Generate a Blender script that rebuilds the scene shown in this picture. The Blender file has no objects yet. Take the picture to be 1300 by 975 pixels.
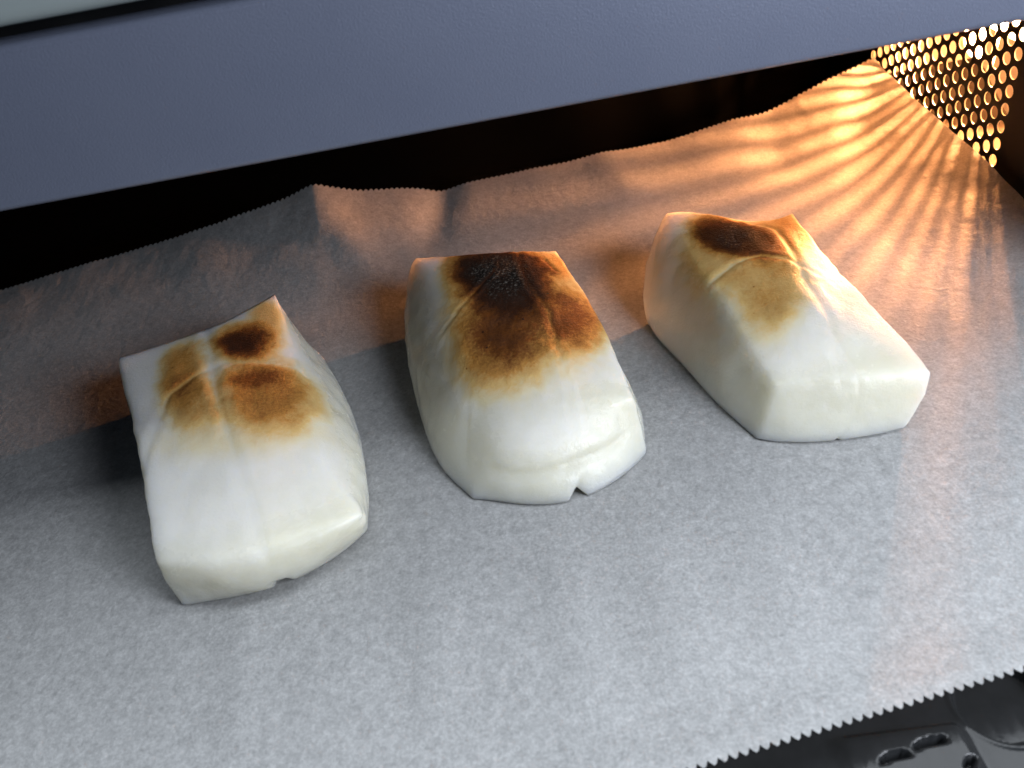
import bpy, bmesh, math, json
import numpy as np
from mathutils import Matrix, Vector, noise

S = 0.01                                   # modelling unit: one centimetre
sc = bpy.context.scene
C = bpy.context.collection

# ------------------------------------------------------------------ camera, world, lamps, exposure
cam = bpy.data.cameras.new('camera')
cam.sensor_width = 36.0
cam.lens = 29.08
cam.clip_start, cam.clip_end = 0.005, 20.0
cam.dof.use_dof = True
cam.dof.focus_distance = 0.215
cam.dof.aperture_fstop = 24.0
camo = bpy.data.objects.new('camera', cam)
C.objects.link(camo)
camo.matrix_world = Matrix.Translation((0, 0, 0.14)) @ Matrix([[0.983482, 0.180828, 0.00808], [-0.108896, 0.626739, -0.771582], [-0.144588, 0.757957, 0.636078]]).to_4x4()
sc.camera = camo

wd = bpy.data.worlds.new('World')
sc.world = wd
wd.use_nodes = True
bg = wd.node_tree.nodes['Background']
bg.inputs['Color'].default_value = (0.62, 0.78, 1.0, 1)
bg.inputs['Strength'].default_value = 0.045

def area(name, loc, target, sx, sy, power, col):
    l = bpy.data.lights.new(name, 'AREA')
    l.shape = 'RECTANGLE'; l.size, l.size_y = sx, sy
    l.energy = power; l.color = col
    o = bpy.data.objects.new(name, l); C.objects.link(o)
    o.location = loc
    o.rotation_euler = (Vector(target) - Vector(loc)).to_track_quat('-Z', 'Y').to_euler()
    return o
area('window_light', (0.45, 0.56, 0.90), (0.45, 0.56, 0.0), 1.7, 1.05, 28.0, (0.88, 0.94, 1.0))
area('room_light', (0.28, -0.07, 0.21), (0.09, 0.14, 0.05), 0.18, 0.18, 1.8, (0.86, 0.91, 1.0))

vs = sc.view_settings
vs.view_transform = 'Standard'; vs.look = 'None'
vs.exposure = 0.0; vs.gamma = 1.0; vs.use_curve_mapping = False
sc.render.engine = 'CYCLES'
sc.cycles.use_denoising = True
sc.cycles.max_bounces = 10
sc.cycles.diffuse_bounces = 5
sc.cycles.transmission_bounces = 6
sc.cycles.sample_clamp_indirect = 25.0
sc.cycles.caustics_reflective = False

# ------------------------------------------------------------------ helpers
def smooth(x):
    x = np.clip(x, 0, 1)
    return x * x * (3 - 2 * x)

def link(name, verts, faces, mat, parent=None, flat=False, **props):
    me = bpy.data.meshes.new(name)
    me.from_pydata([tuple(v) for v in np.asarray(verts, float) * S], [], faces)
    me.validate(); me.update()
    if not flat:
        me.polygons.foreach_set('use_smooth', [True] * len(me.polygons))
    if mat: me.materials.append(mat)
    o = bpy.data.objects.new(name, me); C.objects.link(o)
    if parent: o.parent = parent
    for k, v in props.items(): o[k] = v
    return o

def empty(name, label, cat, loc=(0, 0, 0), group=None):
    o = bpy.data.objects.new(name, None); C.objects.link(o)
    o.location = Vector(loc) * S
    o.empty_display_size = 0.01
    o['label'] = label; o['category'] = cat
    if group: o['group'] = group
    return o

class Geo:
    def __init__(s): s.v = []; s.f = []
    def add(s, vs_, fs):
        n = len(s.v); s.v += [tuple(v) for v in vs_]; s.f += [tuple(i + n for i in f) for f in fs]
    def box(s, x0, x1, y0, y1, z0, z1):
        s.add([(x0,y0,z0),(x1,y0,z0),(x1,y1,z0),(x0,y1,z0),(x0,y0,z1),(x1,y0,z1),(x1,y1,z1),(x0,y1,z1)],
              [(0,3,2,1),(4,5,6,7),(0,1,5,4),(1,2,6,5),(2,3,7,6),(3,0,4,7)])

def bevel_obj(o, w, seg=4):
    m = o.modifiers.new('bevel', 'BEVEL'); m.width = w * S; m.segments = seg; m.limit_method = 'ANGLE'
    for p in o.data.polygons: p.use_smooth = True
    m.harden_normals = False

class NT:
    """small node-graph writer"""
    def __init__(s, name):
        s.m = bpy.data.materials.new(name); s.m.use_nodes = True
        s.t = s.m.node_tree; s.p = s.t.nodes['Principled BSDF']; s.out = s.t.nodes['Material Output']
        s.co = s.t.nodes.new('ShaderNodeTexCoord').outputs['Object']
    def n(s, typ, **kw):
        nd = s.t.nodes.new(typ)
        for k, v in kw.items(): setattr(nd, k, v)
        return nd
    def set(s, sock, v):
        if hasattr(v, 'is_output'): s.t.links.new(v, sock)
        else: sock.default_value = v
    def noise(s, scale, detail=3, rough=.5, vec=None, dist=0):
        nd = s.n('ShaderNodeTexNoise'); s.set(nd.inputs['Vector'], vec or s.co)
        nd.inputs['Scale'].default_value = scale; nd.inputs['Detail'].default_value = detail
        nd.inputs['Roughness'].default_value = rough; nd.inputs['Distortion'].default_value = dist
        return nd.outputs['Fac']
    def scaled(s, vec3):
        nd = s.n('ShaderNodeMapping'); s.set(nd.inputs['Vector'], s.co); nd.inputs['Scale'].default_value = vec3
        return nd.outputs['Vector']
    def vor(s, scale, vec=None):
        nd = s.n('ShaderNodeTexVoronoi'); s.set(nd.inputs['Vector'], vec or s.co); nd.inputs['Scale'].default_value = scale
        return nd.outputs['Distance']
    def math(s, op, a, b=0.0, c=0.0, clamp=False):
        nd = s.n('ShaderNodeMath', operation=op, use_clamp=clamp)
        s.set(nd.inputs[0], a); s.set(nd.inputs[1], b); s.set(nd.inputs[2], c)
        return nd.outputs[0]
    def ramp(s, fac, stops, interp='LINEAR'):
        nd = s.n('ShaderNodeValToRGB'); s.set(nd.inputs[0], fac); r = nd.color_ramp; r.interpolation = interp
        while len(r.elements) < len(stops): r.elements.new(0.5)
        for e, (p, c) in zip(r.elements, stops):
            e.position = p; e.color = (*c, 1) if len(c) == 3 else c
        return nd.outputs['Color']
    def rng(s, v, a, b, c, d):
        nd = s.n('ShaderNodeMapRange'); s.set(nd.inputs[0], v)
        for i, x in enumerate((a, b, c, d)): nd.inputs[i + 1].default_value = x
        return nd.outputs[0]
    def mix(s, fac, a, b):
        nd = s.n('ShaderNodeMix', data_type='RGBA'); s.set(nd.inputs[0], fac)
        s.set(nd.inputs[6], a if hasattr(a, 'is_output') else (*a, 1)); s.set(nd.inputs[7], b if hasattr(b, 'is_output') else (*b, 1))
        return nd.outputs[2]
    def attr(s, name): return s.n('ShaderNodeAttribute', attribute_name=name).outputs['Fac']
    def bump(s, h, strength, dist, normal=None):
        nd = s.n('ShaderNodeBump'); s.set(nd.inputs['Height'], h)
        nd.inputs['Strength'].default_value = strength; nd.inputs['Distance'].default_value = dist
        if normal: s.set(nd.inputs['Normal'], normal)
        return nd.outputs['Normal']
    def base(s, **kw):
        for k, v in kw.items():
            s.set(s.p.inputs[k.replace('_', ' ')], (*v, 1) if isinstance(v, tuple) and len(v) == 3 and 'Radius' not in k else v)
        return s.m

# ------------------------------------------------------------------ materials
t = NT('panel_paint')
g = t.noise(2600, 2, .6); g2 = t.noise(6500, 2, .5)
t.base(Base_Color=t.mix(t.noise(60, 4), (.165, .188, .265), (.19, .213, .29)), Metallic=.25, Roughness=.44,
       Normal=t.bump(g2, .4, .00006, t.bump(g, .8, .00012)))
M_PANEL = t.m
t = NT('cover_plastic')
t.base(Base_Color=(.33, .38, .38), Roughness=.45, Normal=t.bump(t.noise(2500, 2), .2, .0001)); M_COVER = t.m
t = NT('dark_enamel')
t.base(Base_Color=t.mix(t.noise(90, 5, .6), (.0025, .0025, .0026), (.006, .0058, .0056)), Roughness=t.rng(t.noise(120, 4), .3, .7, .38, .6),
       Normal=t.bump(t.noise(900, 2), .15, .0001)); M_ENAMEL = t.m
t = NT('matt_black')
t.base(Base_Color=(.0005, .0006, .0007), Roughness=.9); t.p.inputs['Specular IOR Level'].default_value = .05; M_BLACK = t.m
t = NT('perforated_enamel')
t.base(Base_Color=t.mix(t.noise(300, 4), (.004, .0037, .0035), (.008, .0075, .007)), Roughness=.6); t.p.inputs['Specular IOR Level'].default_value = .25; M_PERF = t.m
t = NT('housing_metal')
t.base(Base_Color=t.mix(t.noise(150, 4), (.78, .75, .68), (.86, .84, .80)), Metallic=.0, Roughness=.5); M_HOUSE = t.m
t = NT('dimmed_metal')
t.base(Base_Color=t.mix(t.noise(120, 4), (.03, .026, .021), (.06, .052, .042)), Roughness=.9); t.p.inputs['Specular IOR Level'].default_value = .03; M_DIMMED = t.m  # dimness set in the colour so the lamp-lit lining does not blow out
t = NT('lamp_filament')
t.base(Base_Color=(0, 0, 0), Emission_Color=(1, .375, .125), Emission_Strength=14000.0); M_BULB = t.m

t = NT('tray_enamel')
st = t.noise(1, 3, .6, t.scaled((900, 130, 200)))
big = t.noise(260, 3, .5)
t.p.inputs['Specular IOR Level'].default_value = .30
t.base(Base_Color=t.mix(t.noise(400, 4), (.012, .013, .014), (.020, .021, .023)), Roughness=t.rng(st, .35, .7, .10, .24),
       Normal=t.bump(big, .10, .0006, t.bump(st, .12, .0002)))
M_TRAY = t.m

t = NT('parchment')
cl = t.noise(420, 5, .66); fb = t.noise(1500, 3, .72); cr = t.noise(170, 4, .55, dist=1.2); big = t.noise(40, 3, .5)
v = t.math('ADD', t.math('MULTIPLY', cl, .5), t.math('ADD', t.math('MULTIPLY', fb, .75), t.math('MULTIPLY', big, .15)))
col = t.ramp(v, [(.46, (.28, .284, .287)), (.70, (.435, .44, .443)), (.92, (.60, .606, .61))])
nrm = t.bump(fb, .25, .0001, t.bump(cl, .35, .0004, t.bump(cr, .24, .0010)))
t.base(Base_Color=col, Roughness=.55, Normal=nrm)
t.p.inputs['Specular IOR Level'].default_value = .35
tr = t.n('ShaderNodeBsdfTranslucent'); t.set(tr.inputs['Color'], t.mix(.5, col, (.75, .68, .55))); t.set(tr.inputs['Normal'], nrm)
mx = t.n('ShaderNodeMixShader'); mx.inputs[0].default_value = .28
t.t.links.new(t.p.outputs[0], mx.inputs[1]); t.t.links.new(tr.outputs[0], mx.inputs[2]); t.t.links.new(mx.outputs[0], t.out.inputs['Surface'])
M_PAPER = t.m

t = NT('toasted_rice')
br = t.attr('brown'); sk = t.attr('skin')
nf = t.noise(1300, 4, .7); nm = t.noise(260, 4, .6)
b = t.math('ADD', br, t.math('MULTIPLY', t.math('SUBTRACT', nf, .5), t.math('MULTIPLY', t.math('MINIMUM', br, .5), .7)))
b = t.math('ADD', b, t.math('MULTIPLY', t.math('SUBTRACT', nm, .5), t.math('MULTIPLY', t.math('MINIMUM', br, .6), .14)))
speck = t.rng(t.vor(420), .10, .16, 1, 0)
speck = t.math('MULTIPLY', speck, t.rng(t.noise(170, 2), .60, .66, 0, 1))
b = t.math('ADD', b, t.math('MULTIPLY', speck, t.math('MULTIPLY', t.rng(br, .15, .4, 0, 1), .35)), clamp=True)
white = t.mix(t.noise(120, 4, .6), (.73, .715, .67), (.81, .80, .76))
clear = t.mix(t.noise(150, 4, .6), (.65, .635, .53), (.73, .715, .615))
skn = t.math('ADD', sk, t.math('MULTIPLY', t.math('SUBTRACT', t.noise(330, 4, .6), .5), .7), clamp=True)
rice = t.mix(skn, clear, white)
toast = t.ramp(b, [(0, (1, 1, 1)), (.10, (1, .92, .70)), (.24, (.95, .68, .30)), (.42, (.72, .36, .09)), (.60, (.27, .090, .020)), (.78, (.070, .024, .010)), (1, (.016, .012, .010))])
mm = t.n('ShaderNodeMix', data_type='RGBA', blend_type='MULTIPLY'); mm.inputs[0].default_value = 1
t.set(mm.inputs[6], rice); t.set(mm.inputs[7], toast)
ash = t.math('MULTIPLY', t.rng(t.noise(1500, 3, .7), .52, .68, 0, .75), t.rng(b, .86, 1.0, 0, 1))
colr = t.mix(ash, mm.outputs[2], (.30, .27, .23))
hgt = t.math('ADD', t.math('MULTIPLY', nf, t.rng(b, .2, .75, .8, 2.2)), t.math('MULTIPLY', nm, .35))
t.base(Base_Color=colr, Roughness=t.math('ADD', t.rng(nm, .35, .7, -.08, .10), t.rng(sk, .2, .95, .19, .54)),
       Subsurface_Weight=t.rng(b, 0, .5, 1.0, .05), Subsurface_Radius=(1.0, .92, .74), Subsurface_Scale=.011,
       Normal=t.bump(hgt, .38, .0005))
t.p.inputs['Specular IOR Level'].default_value = .42
t.p.inputs['Subsurface Anisotropy'].default_value = .4
M_RICE = t.m

# ------------------------------------------------------------------ the oven round the food
WX, BY, CZ, FY = 15.5, 34.0, 8.15, 15.0        # right wall, back wall, ceiling, front plane
oven = empty('toaster_oven', 'dark oven cavity with blue grey front panel and perforated lamp wall', 'oven', (0, 0, 0))
g = Geo(); g.box(-34, 22, FY, FY + 1.1, 7.95, 10.75)
o = link('front_panel', g.v, g.f, M_PANEL, oven, label='blue grey textured metal panel above the oven opening'); bevel_obj(o, .14)
g = Geo(); g.box(-34, 22, FY - .15, FY + 6, 11.02, 13.2)
o = link('top_cover', g.v, g.f, M_COVER, oven, label='pale grey cover strip above the panel'); bevel_obj(o, .25)
g = Geo(); g.box(-34, 22, FY + .6, FY + 5, 10.6, 11.1); link('gap_seal', g.v, g.f, M_ENAMEL, oven, flat=True)
g = Geo(); g.box(-30, WX, BY, BY + .1, -2.3, 8.6); link('back_wall', g.v, g.f, M_BLACK, oven, flat=True)
g = Geo(); g.box(-30, 22, FY + 1.0, BY + .1, 8.45, 8.6); link('ceiling', g.v, g.f, M_BLACK, oven, flat=True)
g = Geo(); g.box(-30.2, -30, FY + 1.0, BY, -2.3, 8.45); link('left_wall', g.v, g.f, M_ENAMEL, oven, flat=True)
g = Geo(); g.box(-32, 22, 2, BY, -2.3, -2.0); link('oven_floor', g.v, g.f, M_BLACK, oven, flat=True)

# perforated right wall: every hole is cut through the sheet
PZ, PY, HR = .535, .463, .185
y0, z0, NC_, NR = 22.22, .43, 19, 11
g = Geo(); rim = Geo(); T = .035
ang = [math.radians(22.5 * k) for k in range(16)]
def cell(cy, za, zb, cz):
    ya, yb = cy - PY / 2, cy + PY / 2
    ring, circ = [], []
    for a in ang:
        dy, dz = math.cos(a), math.sin(a)
        k = min((PY / 2) / abs(dy) if abs(dy) > 1e-6 else 9, (PZ / 2) / abs(dz) if abs(dz) > 1e-6 else 9)
        ring.append((cy + dy * k, cz + dz * k)); circ.append((cy + dy * HR, cz + dz * HR))
    n = 16
    vs_ = [(WX, *p) for p in ring] + [(WX, *p) for p in circ] + [(WX + T, *p) for p in circ] + [(WX + T, *p) for p in ring]
    fs = []; rs = []
    for k in range(n):
        j = (k + 1) % n
        fs += [(k, n + k, n + j, j), (2 * n + k, 3 * n + k, 3 * n + j, 2 * n + j)]
        rs.append((k, n + k, n + j, j))
    g.add(vs_, fs)
    rim.add(vs_[n:3 * n], rs)
    for sy in (-1, 1):
        for sz in (-1, 1):
            cor = (cy + sy * PY / 2, cz + sz * PZ / 2)
            a = math.atan2(sz * PZ / 2, sy * PY / 2)
            k0 = int(math.floor((a % (2 * math.pi)) / math.radians(22.5))) % n
            k1 = (k0 + 1) % n
            for x in (WX, WX + T):
                g.add([(x, *ring[k0]), (x, *cor), (x, *ring[k1])], [(0, 1, 2)])
zlo, zhi = z0 - PZ, z0 + PZ * (NR + .5)
for c in range(NC_):
    cy = y0 + c * PY; off = 0 if c % 2 == 0 else PZ / 2
    n = NR + 1
    for r in range(n):
        cz = z0 + off + r * PZ
        if cz + PZ / 2 > zhi + .01: continue
        cell(cy, 0, 0, cz)
    lo = z0 + off - PZ / 2
    g.box(WX, WX + T, cy - PY / 2, cy + PY / 2, zlo, lo)
    top = z0 + off - PZ / 2
    k = 0
    while z0 + off + k * PZ + PZ / 2 <= zhi + .01: top = z0 + off + k * PZ + PZ / 2; k += 1
    if zhi - top > .01: g.box(WX, WX + T, cy - PY / 2, cy + PY / 2, top, zhi)
pl_ = link('perforated_plate', g.v, g.f, M_PERF, oven, flat=True, label='black metal plate punched with rows of round holes, glowing from behind')
link('hole_rims', rim.v, rim.f, M_HOUSE, pl_)
ya, yb = y0 - PY / 2, y0 + (NC_ - .5) * PY
g = Geo()
g.box(WX, WX + .1, FY + 1.05, ya, -2.3, 8.45); g.box(WX, WX + .1, yb, BY, -2.3, 8.45)
g.box(WX, WX + .1, ya, yb, -2.3, zlo); g.box(WX, WX + .1, ya, yb, zhi, 8.45)
link('right_wall', g.v, g.f, M_PERF, oven, flat=True)
# lamp compartment behind the plate
hx0, hx1, hy0, hy1, hz0, hz1 = WX + .14, 21.5, 21.2, 32.6, -.2, 7.6
g = Geo()
g.box(hx0, hx1, hy0 - .1, hy0, hz0, hz1); g.box(hx0, hx1, hy1, hy1 + .1, hz0, hz1); g.box(hx0, hx1, hy0, hy1, hz1, hz1 + .1)
hs = link('lamp_housing', g.v, g.f, M_HOUSE, oven, flat=True)
g = Geo()                                       # sheet-metal shade between the lamp and the front holes, slot added to let a warm patch through
def shade(poly, x0, x1):
    n = len(poly)
    g.add([(x0, *p) for p in poly] + [(x1, *p) for p in poly], [tuple(range(n)), tuple(range(2 * n - 1, n - 1, -1))] + [(k, n + k, n + (k + 1) % n, (k + 1) % n) for k in range(n)])
shade([(21.3, .55), (23.9, 1.88), (24.80, 2.37), (24.80, 3.8), (21.3, 3.8)], 16.55, 16.60)
shade([(25.06, 2.51), (25.35, 2.66), (25.50, 3.0), (25.50, 3.8), (25.06, 3.8)], 16.55, 16.60)
link('lamp_shade', g.v, g.f, M_HOUSE, hs, flat=True)
g = Geo(); g.box(hx1, hx1 + .1, hy0, hy1, hz0, hz1); g.box(hx0, hx1, hy0, hy1, hz0 - .1, hz0)
link('housing_liner', g.v, g.f, M_DIMMED, hs, flat=True, label='lamp compartment lining, darkened in colour to look dim')
bm = bmesh.new()
bmesh.ops.create_uvsphere(bm, u_segments=12, v_segments=8, radius=.20)
for v_ in bm.verts: v_.co.z *= 2.9
vv = [(v_.co.x + 17.8, v_.co.y + 26.9, v_.co.z + 3.0) for v_ in bm.verts]; ff = [[v_.index for v_ in f.verts] for f in bm.faces]; bm.free()
link('lamp_bulb', vv, ff, M_BULB, hs, label='glowing warm lamp behind the punched plate')

bm = bmesh.new()
bmesh.ops.create_uvsphere(bm, u_segments=24, v_segments=12, radius=1.0)
bmesh.ops.delete(bm, geom=[v_ for v_ in bm.verts if v_.co.z > .25], context='VERTS')
mrot = Vector((1, 1.5, -.61)).to_track_quat('-Z', 'Y').to_matrix()
for v_ in bm.verts: v_.co = mrot @ (v_.co * .95)
vv = [(v_.co.x + 17.9, v_.co.y + 27.05, v_.co.z + 2.9) for v_ in bm.verts]; ff = [[v_.index for v_ in f.verts] for f in bm.faces]; bm.free()
link('glare_dish', vv, ff, M_HOUSE, hs)  # dish added behind the lamp to stand in for its glare

# ------------------------------------------------------------------ tray (glossy black enamel, pressed features at the front)
xs = np.unique(np.round(np.concatenate([np.arange(-32, 1.5, 2.5), np.arange(1.5, 10.2, .04), np.arange(10.2, 15.3, .8), [15.3]]), 3))
ys = np.unique(np.round(np.concatenate([np.arange(3.2, 4.6, .2), np.arange(4.6, 7.6, .04), np.arange(7.6, 27, 2.0), [27.5]]), 3))
X, Y = np.meshgrid(xs, ys, indexing='ij')
TZ = -.9
Z = np.full_like(X, TZ)
def slot(cx, cy, L, W, an, dep):
    c_, s_ = math.cos(an), math.sin(an)
    u = (X - cx) * c_ + (Y - cy) * s_; w_ = -(X - cx) * s_ + (Y - cy) * c_
    w_ = w_ + .045 * (u / L) ** 2
    d = np.sqrt((u / L) ** 2 + (w_ / W) ** 2)
    hood = .05 * np.exp(-(((u) / (L * 1.3)) ** 2 + ((w_ + W * 1.6) / (W * 1.4)) ** 2))
    return -dep * smooth((1.10 - d) / .25) + .12 * hood
Z += slot(5.86, 6.37, 0.30, .065, .08, .28) + slot(5.18, 6.24, 0.27, .065, .08, .28) + slot(6.30, 5.88, .20, .08, .9, .28)
d = np.hypot(X - 7.43, Y - 6.90)
Z += -.24 * smooth((.82 - d) / .10) + .03 * np.exp(-((d - .86) / .05) ** 2)
Z += .10 * smooth((6.80 - .05 * (X - 5.0) - Y) / .22) * smooth((X - 4.1) / .5) * smooth((6.62 - X) / .25)
nx, ny = X.shape
idx = np.arange(nx * ny).reshape(nx, ny)
fs = np.stack([idx[:-1, :-1], idx[1:, :-1], idx[1:, 1:], idx[:-1, 1:]], -1).reshape(-1, 4).tolist()
link('oven_tray', np.stack([X, Y, Z], -1).reshape(-1, 3), fs, M_TRAY,
     label='glossy black enamel tray with pressed slots, under the baking paper', category='tray')

# ------------------------------------------------------------------ baking paper, curling up at its back and right edges
TP = .182                                      # pitch of the cutter teeth
XL = -25.0
U = np.arange(XL, 15.0 + 1e-6, TP / 4)
Vt = np.concatenate([[0.0], np.linspace(.10, 1, 130) ])
zbx = [-25, -17.4, -11.7, -7.2, -5.85, -4.2, -1.5, 2.65, 7.2, 11.8, 13.6, 14.7, 15.2]
zbz = [.25, .55, .93, 1.42, 1.62, 1.15, .55, .47, .36, .82, 1.36, 1.62, 1.55]
UU, VV = np.meshgrid(U, np.linspace(0, 1, 140), indexing='ij')
yb_ = 28.27 + .096 * UU; yf_ = 6.07 + .112 * UU
# toothed front and back edges
ph = (np.arange(len(U)) % 4)
tooth = np.array([0, .55, 1.0, .8])[ph] * .11
PYY = yf_ + VV * (yb_ - yf_)
PYY[:, 0] -= tooth; PYY[:, -1] += tooth * .9
zk = np.convolve(np.pad(np.interp(U, zbx, zbz), 6, mode='edge'), np.hanning(13) / np.hanning(13).sum(), 'valid')
zb_ = np.interp(UU, U, zk)
db = yb_ - PYY
back = zb_ * np.clip(1 - db / 6.0, 0, 1.2) ** 1.7
zr_ = np.interp(PYY, [6, 14, 19, 22, 25, 28, 29.9], [.05, .35, .9, 1.2, 1.42, 1.62, 1.62])
dr = 15.15 - UU
right = zr_ * np.clip(1 - dr / 3.6, 0, 1.2) ** 1.6
PZZ = (back ** 5 + right ** 5) ** .2
# crease running forward from the lifted point of the back edge, and soft wrinkles
def ridge(x0, y0_, x1, y1_, w_, a):
    dx, dy = x1 - x0, y1_ - y0_; L = math.hypot(dx, dy)
    tt = ((UU - x0) * dx + (PYY - y0_) * dy) / L ** 2
    dd = ((UU - x0) * dy - (PYY - y0_) * dx) / L
    return a * np.exp(-(dd / w_) ** 2) * smooth((1.15 - tt) / .5) * smooth((tt + .3) / .3)
PZZ += ridge(-5.85, 27.7, -4.0, 23.6, .7, .13) + ridge(-1.5, 28.1, -2.2, 24.5, .6, -.12) + ridge(11.0, 29.3, 10.2, 25.2, .8, -.16) + ridge(13.2, 28.5, 11.4, 23.2, .7, .10) + ridge(4.5, 28.7, 5.2, 25.5, .7, .08)
amp = np.clip(back + right, 0.12, 1.0)
fl = np.array([noise.noise((x * .55, y * .55, 3.1)) * .10 + noise.noise((x * 1.3, y * 1.3, 9.0)) * .035 + noise.noise((x * 3.6, y * 3.6, 5.0)) * .012 for x, y in zip(UU.ravel(), PYY.ravel())]).reshape(UU.shape)
PZZ += fl * np.clip(amp, .1, .7)
for q_, (x_, a_) in enumerate(((-6.5, .05), (-2.6, .045), (.2, .06), (2.1, .05), (4.4, .055), (9.5, .06))):
    PZZ += a_ * np.exp(-((UU - x_ - .12 * (PYY - 10) * (q_ - 2) * .35) / (.45 + .05 * q_)) ** 2) * smooth((12.8 - PYY) / 3) * smooth((PYY - 6.8) / 2)
PZZ += .18 * smooth((yf_ + 1.6 - PYY) / 1.6) ** 2
PZZ = np.maximum(PZZ, -.02)
PXX = UU + .15 * np.clip((UU - 11) / 4, 0, 1)
nx, ny = PXX.shape
idx = np.arange(nx * ny).reshape(nx, ny)
fs = np.stack([idx[:-1, :-1], idx[1:, :-1], idx[1:, 1:], idx[:-1, 1:]], -1).reshape(-1, 4).tolist()
link('parchment_paper', np.stack([PXX, PYY, PZZ - .03], -1).reshape(-1, 3), fs, M_PAPER,
     label='sheet of white baking paper with toothed edges, curling up at the back', category='baking paper')

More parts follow.
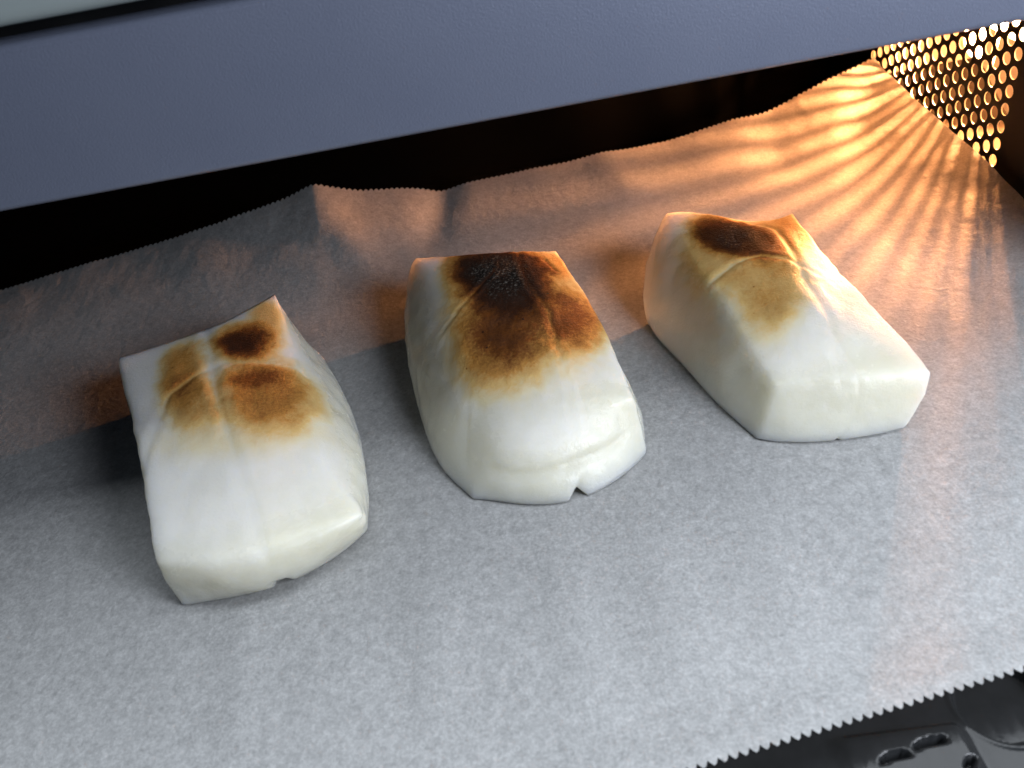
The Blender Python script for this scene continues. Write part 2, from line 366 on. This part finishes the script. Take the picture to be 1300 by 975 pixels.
# ------------------------------------------------------------------ rice cakes
CAKES = json.loads('''{
"a":{"origin":[-7.01,15.61,0.0],"top":[[[-1.2,-3.7,1.15],[0.3,-4.08,1.25],[1.76,-3.92,1.2],[3.22,-3.26,1.0]],[[-1.58,-2.22,1.45],[-0.22,-2.09,1.6],[1.18,-2.13,1.6],[2.38,-1.84,1.35]],[[-2.01,-0.71,1.7],[-0.89,-0.35,1.85],[0.58,0.02,1.85],[1.89,0.08,1.55]],[[-2.64,1.0,1.85],[-1.5,1.49,1.95],[0.08,1.91,1.95],[1.39,2.04,1.7]],[[-3.53,3.29,1.85],[-2.18,3.61,1.85],[-0.65,4.07,1.9],[0.56,5.15,1.85]]],"left":[[[-1.0,-4.07,0.0],[-1.14,-3.88,0.6],[-1.2,-3.7,1.15]],[[-1.7,-2.23,0.0],[-1.76,-2.24,0.73],[-1.58,-2.22,1.45]],[[-2.13,-0.74,0.0],[-2.19,-0.75,0.85],[-2.01,-0.71,1.7]],[[-2.76,0.97,0.0],[-2.82,0.96,0.93],[-2.64,1.0,1.85]],[[-3.64,3.25,0.0],[-3.69,3.22,0.93],[-3.53,3.29,1.85]]],"right":[[[3.04,-2.84,0.0],[3.16,-3.08,0.5],[3.22,-3.26,1.0]],[[3.01,-1.65,0.0],[2.96,-1.21,0.65],[2.38,-1.84,1.35]],[[2.75,0.43,0.0],[2.55,0.45,0.8],[1.89,0.08,1.55]],[[2.22,2.37,0.0],[1.88,2.41,0.95],[1.39,2.04,1.7]],[[1.57,4.08,0.0],[0.98,4.54,0.95],[0.56,5.15,1.85]]],"fmid":[[-1.14,-3.88,0.6],[0.22,-4.24,0.62],[1.72,-4.06,0.6],[3.16,-3.08,0.5]],"fbot":[[-1.0,-4.07,0.0],[0.38,-4.06,0.0],[1.75,-3.77,0.0],[3.04,-2.84,0.0]],"bmid":[[-3.69,3.22,0.93],[-2.17,3.77,0.93],[-0.61,4.21,0.94],[0.98,4.54,0.95]],"bbot":[[-3.64,3.25,0.0],[-1.92,3.57,0.0],[-0.18,3.85,0.0],[1.57,4.08,0.0]],"blobs":[[0.024,2.786,1.119,0.249,-0.081,-1.065,0.68],[-0.049,2.702,1.896,0.465,-0.027,-1.872,0.42],[0.895,0.556,0.811,0.152,-0.095,-0.757,0.48],[0.494,1.2,1.158,0.229,-0.274,-2.139,0.25],[-1.483,2.105,1.443,0.051,-0.516,-0.775,0.42],[-0.989,0.635,1.255,0.243,-0.294,-1.05,0.36],[0.495,3.818,1.955,0.24,-0.319,-0.996,0.3],[0.334,-0.677,0.511,0.123,-0.081,-1.24,0.12]],"grooves":[[[[-1.18,3.78],[-0.73,2.22],[-0.44,1.0],[0.24,-1.06],[0.71,-2.44],[1.11,-3.92],[1.53,-4.92]],0.1,0.022,0.6],[[[-1.93,-1.53],[-1.63,1.03],[-1.03,1.58],[-0.37,1.91],[0.69,1.76],[1.65,1.38],[2.39,0.8]],0.09,0.022,0.5]]},
"b":{"origin":[-0.08,16.56,0.0],"top":[[[-0.94,-1.72,1.3],[0.21,-2.37,1.42],[1.42,-2.38,1.42],[2.65,-2.35,1.15]],[[-1.13,-0.36,1.6],[0.1,-0.98,1.75],[1.28,-0.96,1.75],[2.5,-1.06,1.4]],[[-1.4,1.44,1.8],[-0.16,0.9,1.95],[1.1,0.85,1.95],[2.32,0.67,1.6]],[[-1.39,2.82,1.9],[-0.14,2.32,2.05],[1.04,2.15,2.05],[2.11,2.02,1.7]],[[-2.23,4.78,1.8],[-0.77,4.09,1.95],[0.61,3.77,1.95],[1.78,3.69,1.8]]],"left":[[[-1.45,-3.48,0.0],[-1.2,-2.71,0.75],[-0.94,-1.72,1.3]],[[-2.2,-2.1,0.0],[-1.93,-1.46,0.8],[-1.13,-0.36,1.6]],[[-2.64,0.08,0.0],[-2.38,0.67,0.95],[-1.4,1.44,1.8]],[[-2.8,2.18,0.0],[-2.63,2.72,1.1],[-1.39,2.82,1.9]],[[-2.78,3.52,0.0],[-2.66,4.37,1.1],[-2.23,4.78,1.8]]],"right":[[[2.74,-3.05,0.0],[2.71,-2.48,0.65],[2.65,-2.35,1.15]],[[2.92,-1.46,0.0],[2.75,-1.32,0.7],[2.5,-1.06,1.4]],[[2.44,0.65,0.0],[2.5,0.63,0.8],[2.32,0.67,1.6]],[[2.23,2.0,0.0],[2.29,1.98,0.85],[2.11,2.02,1.7]],[[1.89,3.66,0.0],[1.95,3.64,0.9],[1.78,3.69,1.8]]],"fmid":[[-1.2,-2.71,0.75],[-0.09,-3.48,0.8],[1.32,-3.32,0.78],[2.71,-2.48,0.65]],"fbot":[[-1.45,-3.48,0.0],[-0.42,-3.87,0.0],[0.94,-4.06,0.0],[2.74,-3.05,0.0]],"bmid":[[-2.66,4.37,1.1],[-1.16,4.24,1.03],[0.38,4.0,0.97],[1.95,3.64,0.9]],"bbot":[[-2.78,3.52,0.0],[-1.24,3.61,0.0],[0.32,3.66,0.0],[1.89,3.66,0.0]],"blobs":[[0.144,2.863,0.805,-0.058,-0.197,-0.798,0.95],[-0.494,3.42,1.28,-0.099,-0.334,-0.952,0.5],[0.326,1.73,0.966,-0.107,-0.272,-0.814,0.65],[0.346,0.98,0.565,-0.065,-0.172,-0.529,0.45],[-0.349,-0.506,0.891,-0.133,-0.364,-0.801,0.36],[1.929,0.29,1.182,-0.67,-0.742,-0.457,0.42],[1.539,2.79,1.258,-0.313,-0.746,-1.032,0.4],[-1.055,3.405,1.873,-0.109,-0.27,-0.774,0.3],[0.404,0.605,0.534,-0.063,-0.144,-0.448,0.22]],"grooves":[[[[0.68,3.87],[0.76,2.17],[1.11,0.56],[1.19,-1.13],[1.18,-2.06],[1.06,-3.64]],0.06,0.012,0.2],[[[-1.86,0.8],[-1.35,1.27],[-0.57,2.15],[0.18,2.99]],0.05,0.018,0.25],[[[1.38,3.19],[1.62,2.47],[1.62,2.5]],0.06,0.025,-0.2]]},
"c":{"origin":[6.45,16.15,0.0],"top":[[[-0.72,-2.33,1.15],[0.27,-2.54,1.25],[1.36,-2.7,1.3],[2.64,-2.86,1.2]],[[-0.91,-0.98,1.5],[0.08,-1.08,1.68],[1.17,-1.01,1.68],[2.35,-0.82,1.4]],[[-1.11,0.56,1.75],[0.03,0.87,1.92],[0.95,0.92,1.92],[2.11,0.92,1.6]],[[-1.29,2.55,1.85],[-0.21,2.44,1.98],[0.94,2.4,1.95],[1.98,2.29,1.7]],[[-1.31,5.04,1.8],[-0.26,4.43,1.88],[0.77,3.77,1.82],[1.93,3.87,1.75]]],"left":[[[-1.27,-2.77,0.0],[-0.99,-2.58,0.58],[-0.72,-2.33,1.15]],[[-1.8,-1.32,0.0],[-1.57,-0.81,0.8],[-0.91,-0.98,1.5]],[[-2.19,0.26,0.0],[-1.9,1.13,0.95],[-1.11,0.56,1.75]],[[-2.54,1.55,0.0],[-2.19,2.61,1.1],[-1.29,2.55,1.85]],[[-2.6,2.4,0.0],[-2.36,3.5,1.05],[-1.31,5.04,1.8]]],"right":[[[1.99,-3.29,0.0],[2.37,-3.12,0.6],[2.64,-2.86,1.2]],[[2.47,-0.82,0.0],[2.53,-0.81,0.7],[2.35,-0.82,1.4]],[[2.23,0.94,0.0],[2.29,0.94,0.8],[2.11,0.92,1.6]],[[2.1,2.28,0.0],[2.15,2.28,0.85],[1.98,2.29,1.7]],[[2.04,3.83,0.0],[2.1,3.81,0.88],[1.93,3.87,1.75]]],"fmid":[[-0.99,-2.58,0.58],[0.09,-2.93,0.63],[1.24,-3.09,0.63],[2.37,-3.12,0.6]],"fbot":[[-1.27,-2.77,0.0],[-0.4,-3.16,0.0],[0.79,-3.34,0.0],[1.99,-3.29,0.0]],"bmid":[[-2.36,3.5,1.05],[-0.88,3.72,0.99],[0.61,3.83,0.93],[2.1,3.81,0.88]],"bbot":[[-2.6,2.4,0.0],[-1.05,2.93,0.0],[0.49,3.4,0.0],[2.04,3.83,0.0]],"blobs":[[-0.292,3.202,0.891,-0.489,-1.004,-0.632,0.66],[0.272,2.603,1.029,-0.472,-0.706,-0.766,0.62],[-0.074,2.859,1.043,-0.497,-0.995,-0.91,0.5],[1.135,2.626,1.056,-0.616,-0.536,-0.355,0.36],[0.178,0.653,0.99,-0.352,-0.199,-0.581,0.29],[-0.879,2.187,0.609,-0.527,-1.119,-0.291,0.28],[-0.255,-0.406,1.63,-0.575,-0.309,-0.948,0.12],[1.654,2.867,1.89,-0.716,-0.359,-0.948,0.2]],"grooves":[[[[0.71,3.59],[1.15,2.97],[1.14,1.79],[0.98,0.31],[1.03,-1.1],[0.63,-2.64]],0.09,0.03,0.5],[[[-2.49,0.22],[-1.4,1.04],[-0.49,1.57],[0.28,1.69],[0.88,1.36],[1.43,0.7]],0.07,0.025,0.7]]}}''')

def w_lag(t_, n):
    k = np.linspace(0, 1, n); W = np.ones((len(t_), n))
    for i in range(n):
        for j in range(n):
            if i != j: W[:, i] *= (t_ - k[j]) / (k[i] - k[j])
    return W
def w_cat(t_, n):
    W = np.zeros((len(t_), n)); seg = np.clip((t_ * (n - 1)).astype(int), 0, n - 2); u = t_ * (n - 1) - seg
    for q, (s_, x) in enumerate(zip(seg, u)):
        ws = [(-x + 2*x*x - x**3) / 2, (2 - 5*x*x + 3*x**3) / 2, (x + 4*x*x - 3*x**3) / 2, (-x*x + x**3) / 2]
        for o_, v_ in zip((-1, 0, 1, 2), ws):
            i = s_ + o_
            if i < 0: W[q, 0] += 2 * v_; W[q, 1] -= v_
            elif i > n - 1: W[q, n - 1] += 2 * v_; W[q, n - 2] -= v_
            else: W[q, i] += v_
    return W

def polydist(x, y, pl):
    best = np.full(x.shape, 1e9)
    for (x0, y0_), (x1, y1_) in zip(pl[:-1], pl[1:]):
        dx, dy = x1 - x0, y1_ - y0_
        tt = np.clip(((x - x0) * dx + (y - y0_) * dy) / (dx * dx + dy * dy), 0, 1)
        best = np.minimum(best, np.hypot(x - x0 - tt * dx, y - y0_ - tt * dy))
    return best

def make_cake(D, label, seed, notch, extra, skin_lvl, edge_soft):
    NA, NB, NCC = 72, 110, 26
    a = np.linspace(0, 1, NA + 1); b_ = np.linspace(0, 1, NB + 1); c = np.linspace(0, 1, NCC + 1)
    WA, WB, WC = w_lag(a, 4), w_cat(b_, 5), w_lag(c, 3)
    top = np.array(D['top']); left = np.array(D['left']); right = np.array(D['right'])
    front = np.stack([np.array(D['fbot']), np.array(D['fmid']), top[0]], 1)      # a x c
    back = np.stack([np.array(D['bbot']), np.array(D['bmid']), top[4]], 1)
    front[0], front[3] = left[0], right[0]; back[0], back[3] = left[4], right[4]
    P = {}
    TOP = np.einsum('ib,ja,bak->jik', WB, WA, top)                                # [a,b]
    LEF = np.einsum('ib,jc,bck->ijk', WB, WC, left); RIG = np.einsum('ib,jc,bck->ijk', WB, WC, right)
    FRO = np.einsum('ia,jc,ack->ijk', WA, WC, front); BAC = np.einsum('ia,jc,ack->ijk', WA, WC, back)
    ids, co, par = {}, [], []
    def vid(i, j, k):
        key = (i, j, k)
        if key in ids: return ids[key]
        if k == NCC: p = TOP[i, j]
        elif j == 0: p = FRO[i, k]
        elif j == NB: p = BAC[i, k]
        elif i == 0: p = LEF[j, k]
        elif i == NA: p = RIG[j, k]
        else:
            u, v_ = a[i], b_[j]
            p = (1-u)*LEF[j, 0] + u*RIG[j, 0] + (1-v_)*FRO[i, 0] + v_*BAC[i, 0] - ((1-u)*(1-v_)*FRO[0, 0] + u*(1-v_)*FRO[NA, 0] + (1-u)*v_*BAC[0, 0] + u*v_*BAC[NA, 0])
        ids[key] = len(co); co.append(p); par.append((a[i], b_[j], c[k]))
        return ids[key]
    F = []
    for i in range(NA):
        for j in range(NB):
            F.append((vid(i,j,NCC), vid(i+1,j,NCC), vid(i+1,j+1,NCC), vid(i,j+1,NCC)))
            F.append((vid(i,j,0), vid(i,j+1,0), vid(i+1,j+1,0), vid(i+1,j,0)))
    for k in range(NCC):
        for i in range(NA):
            F.append((vid(i,0,k), vid(i+1,0,k), vid(i+1,0,k+1), vid(i,0,k+1)))
            F.append((vid(i,NB,k), vid(i,NB,k+1), vid(i+1,NB,k+1), vid(i+1,NB,k)))
        for j in range(NB):
            F.append((vid(0,j,k), vid(0,j,k+1), vid(0,j+1,k+1), vid(0,j+1,k)))
            F.append((vid(NA,j,k), vid(NA,j+1,k), vid(NA,j+1,k+1), vid(NA,j,k+1)))
    co = np.array(co); par = np.array(par); F = np.array(F)
    n = len(co)
    A_, B_, C_ = par.T
    # round the edges: a few smoothing passes limited to the rim
    e = np.concatenate([F[:, [0, 1]], F[:, [1, 2]], F[:, [2, 3]], F[:, [3, 0]]])
    e = np.concatenate([e, e[:, ::-1]])
    deg = np.bincount(e[:, 0], minlength=n)[:, None]
    wid = np.array([4.3, 7.5, 1.6])
    da = np.minimum(A_, 1 - A_) * wid[0]; db_ = np.minimum(B_, 1 - B_) * wid[1]; dc = np.minimum(C_, 1 - C_) * wid[2]
    two = np.sort(np.stack([da, db_, dc], 1), 1)[:, 1]
    wsm = (smooth((.20 - two) / .14) * .6 * (1 - .75 * smooth((B_ - .9) / .06)))[:, None]
    soft = smooth((.45 - B_ * wid[1]) / .35) * smooth((C_ - .55) / .3) * edge_soft
    wsm = np.maximum(wsm, .6 * soft[:, None])
    for it in range(5 + 14 * (edge_soft > 0)):
        if it == 5: wsm = .6 * soft[:, None]
        av = np.zeros_like(co)
        for q in range(3): av[:, q] = np.bincount(e[:, 0], co[e[:, 1], q], minlength=n)
        co += (av / deg - co) * wsm
    tw = smooth((C_ - .55) / .45)
    x, y = co[:, 0].copy(), co[:, 1].copy()
    brown = np.zeros(n)
    inv = np.ones(n)
    for (cx, cy, m00, m01, m10, m11, am) in D['blobs']:
        u = (x - cx) * m00 + (y - cy) * m01; v_ = (x - cx) * m10 + (y - cy) * m11
        wob = np.array([noise.noise((xx * 2.2 + seed, yy * 2.2, cx)) * .13 + noise.noise((xx * 6 + seed, yy * 6, cy)) * .10 for xx, yy in zip(x, y)])
        r = np.sqrt(u * u + v_ * v_) + wob
        inv *= 1 - am * smooth((1.40 - r) / 1.0)
    brown = (1 - inv)
    for pl, wd_, dp, rm in D['grooves']:
        dd = polydist(x, y, pl) + np.array([noise.noise((xx * 3, yy * 3, seed + 7.)) * .03 for xx, yy in zip(x, y)])
        gsn = np.exp(-(dd / wd_) ** 2) * (.35 + .65 * smooth((B_ - .30) / .2))
        co[:, 2] += tw * (-dp * gsn * (.6 + .8 * np.array([noise.noise((xx * 1.7, yy * 1.7, seed)) for xx, yy in zip(x, y)])) + .012 * np.exp(-((dd - wd_ * 2.6) / (wd_ * 1.6)) ** 2))
        brown *= 1 - rm * np.exp(-(dd / (wd_ * .8)) ** 2) * (.75 if rm > 0 else 1)
    co[:, 2] += .03 * smooth(brown / .5) * tw
    lump = np.array([noise.noise((p[0] * .9 + seed, p[1] * .9, p[2] * .9)) * .055 + noise.noise((p[0] * 2.6, p[1] * 2.6 + seed, p[2] * 2.6)) * .020 + noise.noise((p[0] * 7, p[1] * 7, p[2] * 7 + seed)) * .007 + side_rough(p) * (.038 if notch[1] == .05 else .026) * sd + noise.noise((p[0] * 4.2 + 3, p[1] * 3.4, p[2] * 4.2)) * .006 for p, sd in zip(co, smooth((.9 - C_) / .3) * smooth((B_ - .02) / .1))])
    nrm_ = co - np.array([0, 0, .8]); nrm_ /= np.linalg.norm(nrm_, axis=1)[:, None]
    hold = smooth((C_ - .02) / .15)
    co += nrm_ * (lump * hold)[:, None]
    brown *= smooth((C_ - .45) / .4)
    if notch:
        na, nw, nd = notch
        q = np.clip(1 - np.abs(A_ - na) / nw, 0, 1) * smooth((.12 - B_) / .1)
        lowz = np.clip(1 - C_ / .35, 0, 1)
        co[:, 2] += q * lowz * nd
        co[:, 1] += q * lowz * nd * .9 + .016 * np.exp(-((A_ - na) / .016) ** 2) * smooth((.02 - B_) / .02) * C_
    skin = np.clip(tw * .9 + .1, 0, 1) * skin_lvl
    skin = skin * (1 - .65 * smooth((.14 - B_) / .14))
    nk = smooth((np.abs(A_ - .5) - .44) / .05) * smooth((C_ - .25) / .3) * np.sign(A_ - .5)
    jag = np.array([abs(noise.noise((b2 * 9 + seed, c2 * 2.5, s2))) - .22 + .5 * max(0, noise.noise((b2 * 23, c2 * 3, s2 + seed))) for b2, c2, s2 in zip(B_, C_, np.sign(A_ - .5))])
    co[:, 0] += nk * jag * .045
    skin = np.clip(skin - .40 * smooth((A_ - notch[0]) / .03) * smooth((.36 - B_) / .3) - .2 * smooth((.12 - A_) / .1), 0, 1)
    if extra: co, skin = extra(co, A_, B_, C_, skin)
    o = link('rice_cake', co, F.tolist(), M_RICE, label=label, category='rice cake', group='toasted rice cakes on the baking paper')
    for nm_, arr in (('brown', brown), ('skin', skin)):
        at_ = o.data.attributes.new(nm_, 'FLOAT', 'POINT'); at_.data.foreach_set('value', np.clip(arr, 0, 1).astype(np.float32))
    o.location = Vector(D['origin']) * S
    return o

def side_rough(p):
    return -abs(noise.noise((p[0] * 1.3 + 4, p[1] * 1.1, p[2] * 2.0))) * 1.6 + .4 * noise.noise((p[0] * 4, p[1] * 4, p[2] * 4))

def bulge(co, A_, B_, C_, skin):
    # the white skin of the middle cake swells forward and hangs over its clear base
    h = np.exp(-((A_ - .42) / .30) ** 2) * np.exp(-((C_ - .78) / .22) ** 2) * smooth((.10 - B_) / .10)
    co[:, 1] -= .15 * h; skin = np.clip(skin + .7 * h, 0, 1)
    lip = np.exp(-((C_ - .42) / .07) ** 2) * smooth((.05 - B_) / .05) * smooth((A_ - .05) / .1) * smooth((.95 - A_) / .1)
    co[:, 1] += .08 * lip
    return co, skin

make_cake(CAKES['a'], 'left rice cake with four light brown toasted quarters split by a cross', 1.7, (.55, .055, .42), None, 1.0, 1.0)
make_cake(CAKES['b'], 'middle rice cake with a black charred top and swollen white front', 5.2, (.66, .05, .22), bulge, 1.0, .6)
make_cake(CAKES['c'], 'glossy right rice cake nearest the glowing lamp, with a long dark brown patch', 9.4, (.56, .02, .05), None, .66, .5)
